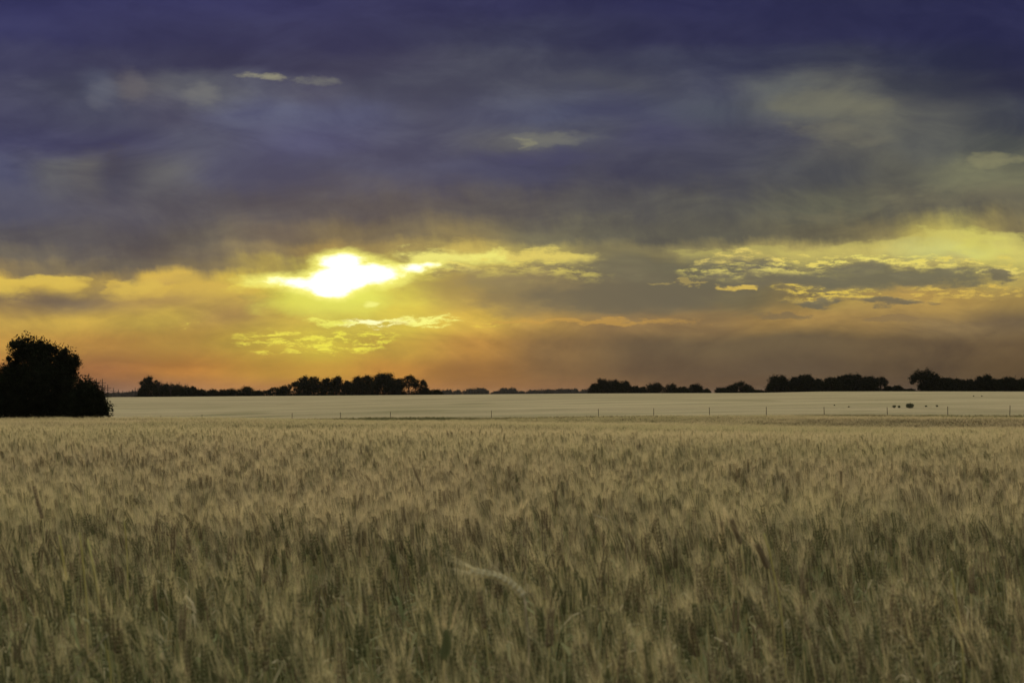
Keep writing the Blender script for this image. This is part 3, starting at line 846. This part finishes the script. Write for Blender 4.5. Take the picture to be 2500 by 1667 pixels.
# ------------------------------------------------------------------ power poles
M_POLE = mat_simple('pole_wood', (0.02, 0.016, 0.014), (0.04, 0.03, 0.026), 4.0)
def pole(X, topY, D, label, arm=True):
    top = at(X, topY, D); bz = float(ground_z(top.x, D)); h = top.z - bz
    root = empty('power_pole', (top.x, D, bz)); tag(root, label, 'power pole', 'power poles receding to the horizon')
    r = 0.26 if D < 1000 else 0.36
    A = Acc(); A.add(tube([(0, 0, -.5), (0, 0, h)], [r * 1.3, r], 8)); mesh_obj('pole', A.v, A.f, M_POLE, parent=root)
    for dz, hw in ((2.9, 2.7), (4.5, 1.6)):
        A = Acc()
        v = [(-hw, -r - .12, h - dz - .20), (hw, -r - .12, h - dz - .20), (hw, -r + .10, h - dz - .13), (-hw, -r + .10, h - dz - .13)]
        v += [(a, b, c + .26) for a, b, c in v]
        A.add((v, [(3, 2, 1, 0), (4, 5, 6, 7), (0, 1, 5, 4), (1, 2, 6, 5), (2, 3, 7, 6), (3, 0, 4, 7)]))
        mesh_obj('cross_arm', A.v, A.f, M_POLE, parent=root)
        for s in (-1, 1):
            A = Acc(); A.add(tube([(s * hw * .92, -r, h - dz + .1), (s * hw * .92, -r, h - dz + .38), (s * hw * .92, -r, h - dz + .55)], [.10, .16, .07], 6))
            mesh_obj('insulator', A.v, A.f, M_POLE, parent=root)
for i, (X, Y, D, lab) in enumerate([
 (217, 912, 600, 'power pole whose top pokes out above the bush right of the big tree'),
 (235, 924, 680, 'power pole tip just above the falling edge of the bush'),
 (250, 925, 750, 'tallest clear power pole, first one right of the big tree and bush'),
 (263, 939, 850, 'second clear power pole right of the bush, with a wide cross-arm'),
 (277, 947, 950, 'third clear power pole right of the bush'),
 (289, 951, 1100, 'fourth clear power pole right of the bush'),
 (299, 954, 1250, 'fifth clear power pole right of the bush, very small'),
 (309, 957, 1400, 'smallest power pole at the vanishing point of the line'),
 (316.5, 954, 1250, 'very small power pole just right of the smallest one'),
 (323, 951, 1100, 'small power pole third from the tall narrow tree end of the line'),
 (330, 946, 950, 'power pole with wide arms, left of the tall narrow tree'),
 (336.5, 948, 900, 'power pole between the wide-armed one and the tall narrow tree')]):
    pole(X, Y, D, lab)

# ------------------------------------------------------------------ haze
mh, N = mat_new('haze')
pv = N.node('ShaderNodeVolumePrincipled')
pv.inputs['Color'].default_value = (0.80, 0.78, 0.80, 1)
pv.inputs['Density'].default_value = 0.000020
pv.inputs['Anisotropy'].default_value = 0.2
ho = N.node('ShaderNodeOutputMaterial'); N.put(ho.inputs['Volume'], pv.outputs[0])
a, b, y0_, y1_, z0_, z1_ = -5200, 5200, -60, 9200, -40, 24
hv = [(a, y0_, z0_), (b, y0_, z0_), (b, y1_, z0_), (a, y1_, z0_), (a, y0_, z1_), (b, y0_, z1_), (b, y1_, z1_), (a, y1_, z1_)]
haze = mesh_obj('haze', hv, [(3, 2, 1, 0), (4, 5, 6, 7), (0, 1, 5, 4), (1, 2, 6, 5), (2, 3, 7, 6), (3, 0, 4, 7)], mh)
tag(haze, 'thin haze over the fields', 'haze', kind='stuff')

# ------------------------------------------------------------------ wheat
def straw_mat(name, c_dry, c_green, transl, gmix=0.5):
    m, N = mat_new(name)
    at_ = N.node('ShaderNodeAttribute', attribute_name='tint')
    ins = N.node('ShaderNodeAttribute', attribute_name='tone', attribute_type='INSTANCER')
    f = N.m('ADD', at_.outputs['Fac'], N.mul(N.sub(ins.outputs['Fac'], 0.5), 0.9), clamp=True)
    c = N.mix(N.step(f, 0.30, 0.85), c_dry, c_green)
    br = N.mad(at_.outputs['Fac'], -0.35, 1.17)
    c = N.mix(1.0, c, N.vec(br, br, br), 'MULTIPLY')
    d = N.node('ShaderNodeBsdfDiffuse'); N.put(d.inputs[0], c)
    t = N.node('ShaderNodeBsdfTranslucent'); N.put(t.inputs[0], c)
    x = N.node('ShaderNodeMixShader'); x.inputs[0].default_value = transl
    N.put(x.inputs[1], d.outputs[0]); N.put(x.inputs[2], t.outputs[0])
    o = N.node('ShaderNodeOutputMaterial'); N.put(o.inputs[0], x.outputs[0])
    return m
M_AWN = straw_mat('wheat_awn', (0.66, 0.57, 0.35), (0.57, 0.53, 0.29), 0.45)
M_EAR = straw_mat('wheat_ear', (0.19, 0.15, 0.085), (0.15, 0.165, 0.072), 0.10)
M_STEM = straw_mat('wheat_stem', (0.62, 0.55, 0.28), (0.37, 0.40, 0.18), 0.28)
M_BLADE = straw_mat('wheat_leaf', (0.50, 0.44, 0.26), (0.31, 0.35, 0.16), 0.40)
WM = [M_AWN, M_EAR, M_STEM, M_BLADE]

def spindle(p, d, ln, r, roll):
    """pointed grain husk of 4 sides along d"""
    d = d.normalized(); u = d.orthogonal().normalized(); w = d.cross(u)
    V = [p]
    for k in range(4):
        t = roll + k * math.pi / 2
        V.append(p + d * ln * .42 + (u * math.cos(t) + w * math.sin(t) * .75) * r)
    V.append(p + d * ln)
    Fc = []
    for k in range(4):
        a = 1 + k; b = 1 + (k + 1) % 4
        Fc += [(0, b, a), (a, b, 5)]
    return V, Fc

def sliver(p, q, w, side):
    return [p - side * w * .5, p + side * w * .5, q], [(0, 1, 2)]

def ribbon(pts, widths, side):
    V, Fc = [], []
    for p, w in zip(pts, widths):
        V += [p - side * w * .5, p + side * w * .5]
    for i in range(len(pts) - 1):
        a = 2 * i
        Fc.append((a, a + 1, a + 3, a + 2))
    return V, Fc

def stalk(A, x, y, R, h=0.78, detail=2, bend=None, earlen=None, tint=None, wide=1.0, lean=None, awn=True, thick=1.0, lo=.7, mode=1.0, aw=1):
    """a whole bearded wheat plant into Acc A"""
    t = min(1, max(0, R.gauss(.42 + (.30 if detail == 0 else .12 if detail == 1 else .05), .22))) if tint is None else tint
    if lean is None:
        lean = Vector((-R.gauss(.055, .07), R.gauss(0, .05), 0))
    h = h * min(1.08, R.triangular(lo, 1.09, mode))
    base = Vector((x, y, -0.03))
    def P(s): return base + Vector((lean.x * h * s * s, lean.y * h * s * s, h * s))
    n = 4 if detail == 2 else (2 if detail == 1 else 1)
    pts = [P(i / n) for i in range(n + 1)]
    rs = 0.0016 * wide * thick
    if detail == 2:
        A.add(tube(pts, [rs * 1.2] * n + [rs * .8], 3), 2, t)
    else:
        A.add(ribbon(pts, [rs * 2.4] * n + [rs * 1.6], Vector((1, R.uniform(-.5, .5), 0)).normalized()), 2, t)
    # leaves
    for _ in range({2: 3, 1: 2, 0: 1}[detail]):
        s0 = R.uniform(.25, .85) if detail else R.uniform(.2, .6); p0 = P(s0)
        az = R.uniform(0, 6.283); L = R.uniform(.12, .26)
        dv = Vector((math.cos(az), math.sin(az), 0)); sd = Vector((-dv.y, dv.x, 0))
        up = R.uniform(.5, 1.4)
        if detail == 2:
            lp = [p0 + dv * L * k * .8 + Vector((0, 0, L * (up * k - up * 0.95 * k * k))) for k in (0, .3, .6, 1)]
            A.add(ribbon(lp, [.007, .009, .007, .001], sd), 3, min(1, max(0, t + R.uniform(-.3, .25))))
        else:
            lp = [p0, p0 + dv * L * .5 + Vector((0, 0, L * up * .4)), p0 + dv * L + Vector((0, 0, L * up * .1))]
            A.add(ribbon(lp, [.009 * wide, .009 * wide, .002], sd), 3, t)
    # ear
    d0 = (pts[-1] - pts[-2]).normalized()
    EL = earlen or R.uniform(.055, .080)
    nod = bend if bend is not None else max(0, R.gauss(.05, .28))
    def E(s):
        a = nod * s
        return pts[-1] + (d0 * math.cos(a * .5) + Vector((lean.x, lean.y, 0)).normalized() * math.sin(a * .6) - Vector((0, 0, 1)) * max(0, math.sin(a) - .2) * .25) * EL * s
    if detail == 2:
        nsp = 8
        side = d0.cross(Vector((R.uniform(-1, 1), 1, 0))).normalized()
        fw = d0.cross(side)
        for i in range(nsp):
            s = i / nsp
            p = E(s); dd = (E(min(1.1, s + .15)) - p).normalized()
            for sg in (-1, 1):
                o = side * sg
                A.add(spindle(p + o * .0015, dd + o * .42, .0135, .0037 * (1 - .35 * s) * thick, R.uniform(0, 1.5)), 1, min(1, max(0, t + R.uniform(-.15, .15))))
                for _k in range(aw if awn else 0):
                    e = p + (dd + o * R.uniform(-.08, .38) + fw * R.uniform(-.27, .27)) * R.uniform(.050, .100) * (1.0 - .1 * s)
                    A.add(sliver(p + dd * .012 + o * .004, e, (.0005 + .0003 * R.random()) * wide, fw if R.random() < .5 else side), 0, R.uniform(.1, .7))
    elif detail == 1:
        p0, p1, p2 = E(0), E(.5), E(1.05)
        for ax in (Vector((1, 0, 0)), Vector((0, 1, 0))):
            A.add(ribbon([p0, p0.lerp(p1, .5), p1, p2], [.003, .011 * wide, .011 * wide, .003], ax), 1, t)
        for _ in range(9):
            q = E(R.uniform(.1, .9)); dd = (p2 - p0).normalized()
            e = q + (dd + Vector((R.uniform(-.24, .24), R.uniform(-.24, .24), 0))) * R.uniform(.07, .11)
            A.add(sliver(q, e, (.0020) * wide, Vector((R.uniform(-1, 1), R.uniform(-.6, .6), 0)).normalized()), 0, R.uniform(.3, .85))
    else:
        p0, p1, p2 = E(0), E(.5), E(1.1)
        A.add(ribbon([p0, p1, p2], [.010 * wide, .020 * wide, .006], Vector((R.uniform(-1, 1), R.uniform(-1, 1), 0)).normalized()), 1, t)
        for _ in range(1):
            e = p1 + ((p2 - p0).normalized() + Vector((R.uniform(-.35, .35), R.uniform(-.3, .3), 0))) * R.uniform(.09, .14)
            A.add(sliver(p0.lerp(p1, R.random()), e, .0030 * wide, Vector((R.uniform(-1, 1), R.uniform(-1, 1), 0)).normalized()), 0, R.uniform(.5, 1.0))

# classes of patch: tile size, stalks, detail, variants, range in y
CLASSES = [
    dict(tile=0.40, n=60, detail=2, var=8, y0=0.55, y1=3.4, wide=0.9, lo=.58, mode=1.0, aw=2),
    dict(tile=0.40, n=66, detail=2, var=7, y0=3.4, y1=12.0, wide=0.9, lo=.84, mode=.99, aw=4),
    dict(tile=0.80, n=210, detail=1, var=6, y0=12.0, y1=38.0, wide=1.0, lo=.86, mode=.97, aw=1, hs=.90),
    dict(tile=2.0, n=850, detail=0, var=5, y0=38.0, y1=160.0, wide=1.7, lo=.66, mode=.93, aw=1, hs=.84),
]
A = Acc(); proto = []
pid = 0
for c in CLASSES:
    c['ids'] = []
    for v in range(c['var']):
        R = random.Random(500 + pid)
        n0 = len(A.v)
        for i in range(c['n']):
            stalk(A, R.uniform(-.5, .5) * c['tile'] * 1.1, R.uniform(-.5, .5) * c['tile'] * 1.1, R, h=.78 * c.get('hs', 1.0), detail=c['detail'], wide=c['wide'], lo=c['lo'], mode=c['mode'], aw=c['aw'])
        proto += [pid] * (len(A.v) - n0)
        c['ids'].append(pid); pid += 1
n_proto = len(A.v)
# scatter points carried by the same mesh
pts, cls, rot, scl, tone = [], [], [], [], []
for ci, c in enumerate(CLASSES):
    t = c['tile']
    for yv in np.arange(c['y0'], c['y1'], t):
        half = 0.56 * yv + 1.6 + t
        for xv in np.arange(-half, half, t):
            x = xv + rng.uniform(-.25, .25) * t; y = yv + rng.uniform(-.25, .25) * t
            if y > yb(x) - t * .3: continue
            z = float(ground_z(x, y))
            nz = mnoise.noise(Vector((x * .10, y * .26, 3.3))) + .7 * mnoise.noise(Vector((x * .05, y * .11, 8.3)))
            pts.append((x, y, z)); cls.append(100 + ci)
            rot.append(rng.uniform(-.35, .35) + (0.25 * mnoise.noise(Vector((x * .4, y * .4, 1.0)))))
            scl.append(1.0 + (0.07 + 0.07 * min(1, max(0, y - 7) / 12)) * nz + rng.uniform(-.02, .02))
            tone.append(0.5 + 0.42 * max(0, 1 - y / 4.5) + 0.55 * mnoise.noise(Vector((x * .10, y * .16, 5.1))) + 0.3 * mnoise.noise(Vector((x * .7, y * .7, 9.1))))
me = bpy.data.meshes.new('wheat_field')
me.from_pydata(A.v + pts, [], A.f)
for m in WM: me.materials.append(m)
me.polygons.foreach_set('material_index', np.array(A.m, dtype=np.int32))
def attr(nm, typ, vals):
    a = me.attributes.new(nm, typ, 'POINT'); a.data.foreach_set('value', vals)
z0 = [0.0] * n_proto
attr('tint', 'FLOAT', np.array(list(A.t) + [0.5] * len(pts), dtype=np.float32))
attr('proto', 'INT', np.array(proto + cls, dtype=np.int32))
attr('rotz', 'FLOAT', np.array(z0 + rot, dtype=np.float32))
attr('scl', 'FLOAT', np.array(z0 + scl, dtype=np.float32))
attr('tone', 'FLOAT', np.array(z0 + tone, dtype=np.float32))
wheat = bpy.data.objects.new('wheat_field', me); COL.objects.link(wheat)
tag(wheat, 'bearded wheat leaning left and filling the whole foreground', 'wheat', kind='stuff')

g = bpy.data.node_groups.new('wheat_scatter', 'GeometryNodeTree')
g.interface.new_socket('Geometry', in_out='INPUT', socket_type='NodeSocketGeometry')
g.interface.new_socket('Geometry', in_out='OUTPUT', socket_type='NodeSocketGeometry')
gi = g.nodes.new('NodeGroupInput'); gout = g.nodes.new('NodeGroupOutput')
def named(nm, typ):
    n = g.nodes.new('GeometryNodeInputNamedAttribute'); n.data_type = typ; n.inputs['Name'].default_value = nm
    return n.outputs['Attribute']
pr = named('proto', 'INT')
def only(k):
    cmp_ = g.nodes.new('FunctionNodeCompare'); cmp_.data_type = 'INT'; cmp_.operation = 'EQUAL'
    g.links.new(pr, cmp_.inputs[2]); cmp_.inputs[3].default_value = k
    s = g.nodes.new('GeometryNodeSeparateGeometry'); s.domain = 'POINT'
    g.links.new(gi.outputs[0], s.inputs[0]); g.links.new(cmp_.outputs[0], s.inputs[1])
    return s.outputs[0]
join_all = g.nodes.new('GeometryNodeJoinGeometry')
for ci, c in enumerate(CLASSES):
    jn = g.nodes.new('GeometryNodeJoinGeometry')
    for k_ in c['ids']:
        gti = g.nodes.new('GeometryNodeGeometryToInstance')
        g.links.new(only(k_), gti.inputs[0]); g.links.new(gti.outputs[0], jn.inputs[0])
    iop = g.nodes.new('GeometryNodeInstanceOnPoints')
    g.links.new(only(100 + ci), iop.inputs['Points'])
    g.links.new(jn.outputs[0], iop.inputs['Instance'])
    iop.inputs['Pick Instance'].default_value = True
    rv = g.nodes.new('FunctionNodeRandomValue'); rv.data_type = 'INT'
    rv.inputs[4].default_value = 0; rv.inputs[5].default_value = c['var'] - 1
    g.links.new(rv.outputs[2], iop.inputs['Instance Index'])
    cx = g.nodes.new('ShaderNodeCombineXYZ'); g.links.new(named('rotz', 'FLOAT'), cx.inputs[2])
    g.links.new(cx.outputs[0], iop.inputs['Rotation'])
    sc = named('scl', 'FLOAT')
    cs = g.nodes.new('ShaderNodeCombineXYZ'); cs.inputs[0].default_value = 1; cs.inputs[1].default_value = 1
    g.links.new(sc, cs.inputs[2]); g.links.new(cs.outputs[0], iop.inputs['Scale'])
    g.links.new(iop.outputs[0], join_all.inputs[0])
g.links.new(join_all.outputs[0], gout.inputs[0])
md = wheat.modifiers.new('scatter', 'NODES'); md.node_group = g
print('wheat', len(A.v), len(A.f), len(pts))

# ------------------------------------------------------------------ single stalks that stand out
H_PALE = straw_mat('pale_ear', (0.68, 0.65, 0.45), (0.66, 0.63, 0.43), 0.38)
H_DARK = straw_mat('dark_ear', (0.34, 0.28, 0.17), (0.31, 0.275, 0.16), 0.25)
H_GREEN = straw_mat('green_ear', (0.25, 0.28, 0.13), (0.22, 0.26, 0.11), 0.2)
H_STRAW = straw_mat('yellow_straw', (0.60, 0.56, 0.22), (0.56, 0.54, 0.20), 0.2)
H_DRY = straw_mat('dry_straw', (0.58, 0.52, 0.36), (0.55, 0.50, 0.34), 0.2)

def hero(name, label, group, ear_px, stem_px, D, ear_mat=None, stem_mat=None, r=0.0018, awns=48, seed=0, ear_r=1.0):
    """one plant: ear along ear_px (tip first), stem along stem_px down to the soil"""
    R = random.Random(seed)
    st = [at(X, Y, D + 0.02 * i) for i, (X, Y) in enumerate(stem_px)]
    d = (st[-1] - st[-2]).normalized()
    foot = st[-1].copy()
    gz = float(ground_z(foot.x, foot.y))
    foot = Vector((foot.x + d.x * .15, foot.y, gz - .02))
    root = empty(name, (foot.x, foot.y, gz)); tag(root, label, 'wheat stalk', group)
    o = Vector((foot.x, foot.y, gz))
    A = Acc(); pts = [p - o for p in st] + [foot - o]
    A.add(tube(pts, [r * .8] + [r] * (len(pts) - 2) + [r * 1.2], 6), 0, .3)
    mo = mesh_obj('stem', A.v, A.f, stem_mat or M_STEM, parent=root, smooth=True)
    mo.data.attributes.new('tint', 'FLOAT', 'POINT').data.foreach_set('value', np.array(A.t, dtype=np.float32))
    if ear_px:
        E = [at(X, Y, D) - o for X, Y in ear_px][::-1]          # base of the ear first
        if (E[0] - pts[0]).length > 1e-4: E = [pts[0]] + E
        seg = [0.0]
        for i in range(1, len(E)): seg.append(seg[-1] + (E[i] - E[i - 1]).length)
        def at_s(t):
            L = t * seg[-1]
            for i in range(1, len(E)):
                if L <= seg[i] or i == len(E) - 1:
                    k = (L - seg[i - 1]) / max(1e-9, seg[i] - seg[i - 1])
                    return E[i - 1].lerp(E[i], k)
        A = Acc(); B = Acc(); n = 11
        side = Vector((0.9, 0.45, 0)).normalized()
        for i in range(n):
            t = i / n
            p = at_s(t); dd = (at_s(t + .09) - p).normalized()
            sd = dd.cross(Vector((0, 1, 0.15))).normalized()
            for sg in (-1, 1):
                q = sd * sg
                A.add(spindle(p + q * .0015, dd + q * .40, .0165, .0031 * (1 - .35 * t) * ear_r, R.uniform(0, 1.5)), 0, R.uniform(.2, .6))
                A.add(spindle(p + Vector((0, -.001, 0)), dd + Vector((0, -sg * .4, 0)), .015, .0028 * (1 - .35 * t) * ear_r, R.uniform(0, 1.5)), 0, R.uniform(.2, .6))
                for _ in range(max(1, awns // 24)):
                    e = p + (dd + q * R.uniform(.0, .38) + Vector((0, R.uniform(-.25, .25), 0))) * R.uniform(.07, .13)
                    B.add(sliver(p + dd * .01 + q * .004, e, .0006, q if R.random() < .5 else Vector((0, 1, 0))), 0, R.uniform(.2, .6))
        eo = mesh_obj('ear', A.v, A.f, ear_mat or M_EAR, parent=root)
        eo.data.attributes.new('tint', 'FLOAT', 'POINT').data.foreach_set('value', np.array(A.t, dtype=np.float32))
        bo = mesh_obj('awns', B.v, B.f, ear_mat if ear_mat is H_PALE else M_AWN, parent=eo)
        bo.data.attributes.new('tint', 'FLOAT', 'POINT').data.foreach_set('value', np.array(B.t, dtype=np.float32))
    # one leaf
    A = Acc(); p0 = pts[0].lerp(pts[-1], .5); s = R.choice((-1, 1))
    dv = Vector((s, R.uniform(-.6, .6), 0)).normalized()
    lp = [p0, p0 + dv * .05 + Vector((0, 0, .07)), p0 + dv * .12 + Vector((0, 0, .06)), p0 + dv * .18 + Vector((0, 0, -.02))]
    A.add(ribbon(lp, [.006, .008, .006, .001], Vector((-dv.y, dv.x, 0))), 0, .5)
    lo = mesh_obj('leaf', A.v, A.f, M_BLADE, parent=root)
    lo.data.attributes.new('tint', 'FLOAT', 'POINT').data.foreach_set('value', np.array(A.t, dtype=np.float32))

G1, G2 = 'dark ears standing out in the wheat', 'bare yellow straws in the wheat'
hero('wheat_stalk', 'pale wheat stalk with its ear bent over to the left in the centre foreground', None,
     [(1150, 1392), (1178, 1399), (1210, 1404), (1240, 1419), (1264, 1438), (1280, 1458)], [(1280, 1458), (1284, 1500), (1290, 1560), (1292, 1640)], 1.85, H_PALE, H_DRY, r=.0022, awns=48, seed=1, ear_r=1.5)
darks = [
 ((83, 1186), (92, 1225), (104, 1266), 3.3, 'dark wheat ear leaning left, highest of those near the left edge'),
 ((1010, 1142), (1020, 1166), (1031, 1192), 4.4, 'dark wheat ear leaning left, high in the field left of centre'),
 ((2053, 1150), (2053, 1176), (2050, 1204), 4.2, 'upright dark wheat ear high in the field toward the right edge'),
 ((1762, 1276), (1765, 1310), (1771, 1348), 2.6, 'dark wheat ear at the left of the trio right of centre'),
 ((1786, 1270), (1797, 1298), (1809, 1328), 2.5, 'dark wheat ear in the middle of the trio right of centre'),
 ((1850, 1332), (1862, 1358), (1876, 1388), 2.25, 'dark wheat ear at the right of the trio, lowest of them'),
]
for i, (a_, b_, c_, D, lab) in enumerate(darks):
    s_ = ((c_[0] - a_[0]) * .35, 60)
    hero('wheat_stalk', lab, G1, [a_, b_], [c_, (c_[0] + s_[0], c_[1] + 60), (c_[0] + s_[0] * 1.6, c_[1] + 150)], D, H_DARK, M_STEM, seed=10 + i)
hero('wheat_stalk', 'green wheat ear low in the foreground left of the bent pale one', None, [(1092, 1545), (1088, 1578)], [(1083, 1612), (1084, 1680)], 1.5, H_GREEN, M_STEM, seed=31)
for i, (px_, D, r_, m_, lab) in enumerate([
 ([(145, 1306), (151, 1345), (162, 1414), (168, 1500)], 2.3, .0026, H_STRAW, 'bare yellow straw, leftmost of the three near the left edge'),
 ([(194, 1300), (200, 1345), (208, 1425), (214, 1500)], 2.3, .0024, H_STRAW, 'bare yellow straw, middle of the three near the left edge'),
 ([(214, 1316), (232, 1400), (252, 1520), (270, 1640)], 2.1, .0026, H_STRAW, 'longest bare yellow straw, reaching down near the bottom left'),
 ([(303, 1272), (307, 1305), (310, 1345), (312, 1420)], 2.5, .0020, H_STRAW, 'short bare straw with a forked tip right of the left three'),
 ([(2323, 1392), (2330, 1440), (2345, 1530), (2352, 1620)], 2.0, .0020, H_STRAW, 'bare yellow straw alone near the right edge'),
 ([(262, 1548), (240, 1575), (200, 1624), (170, 1664)], 1.45, .0012, H_DRY, 'thin pale straw slanting down left across the bottom left corner'),
 ([(1865, 1302), (1880, 1350), (1900, 1450), (1915, 1560)], 2.3, .0022, H_STRAW, 'bare straw leaning left below the dark ear trio'),
 ([(1452, 1256), (1480, 1266), (1514, 1280), (1530, 1330)], 2.6, .0012, H_DRY, 'thin pale straw lying almost flat right of centre'),
]):
    hero('straw', lab, G2, None, px_, D, stem_mat=m_, r=r_, seed=50 + i)
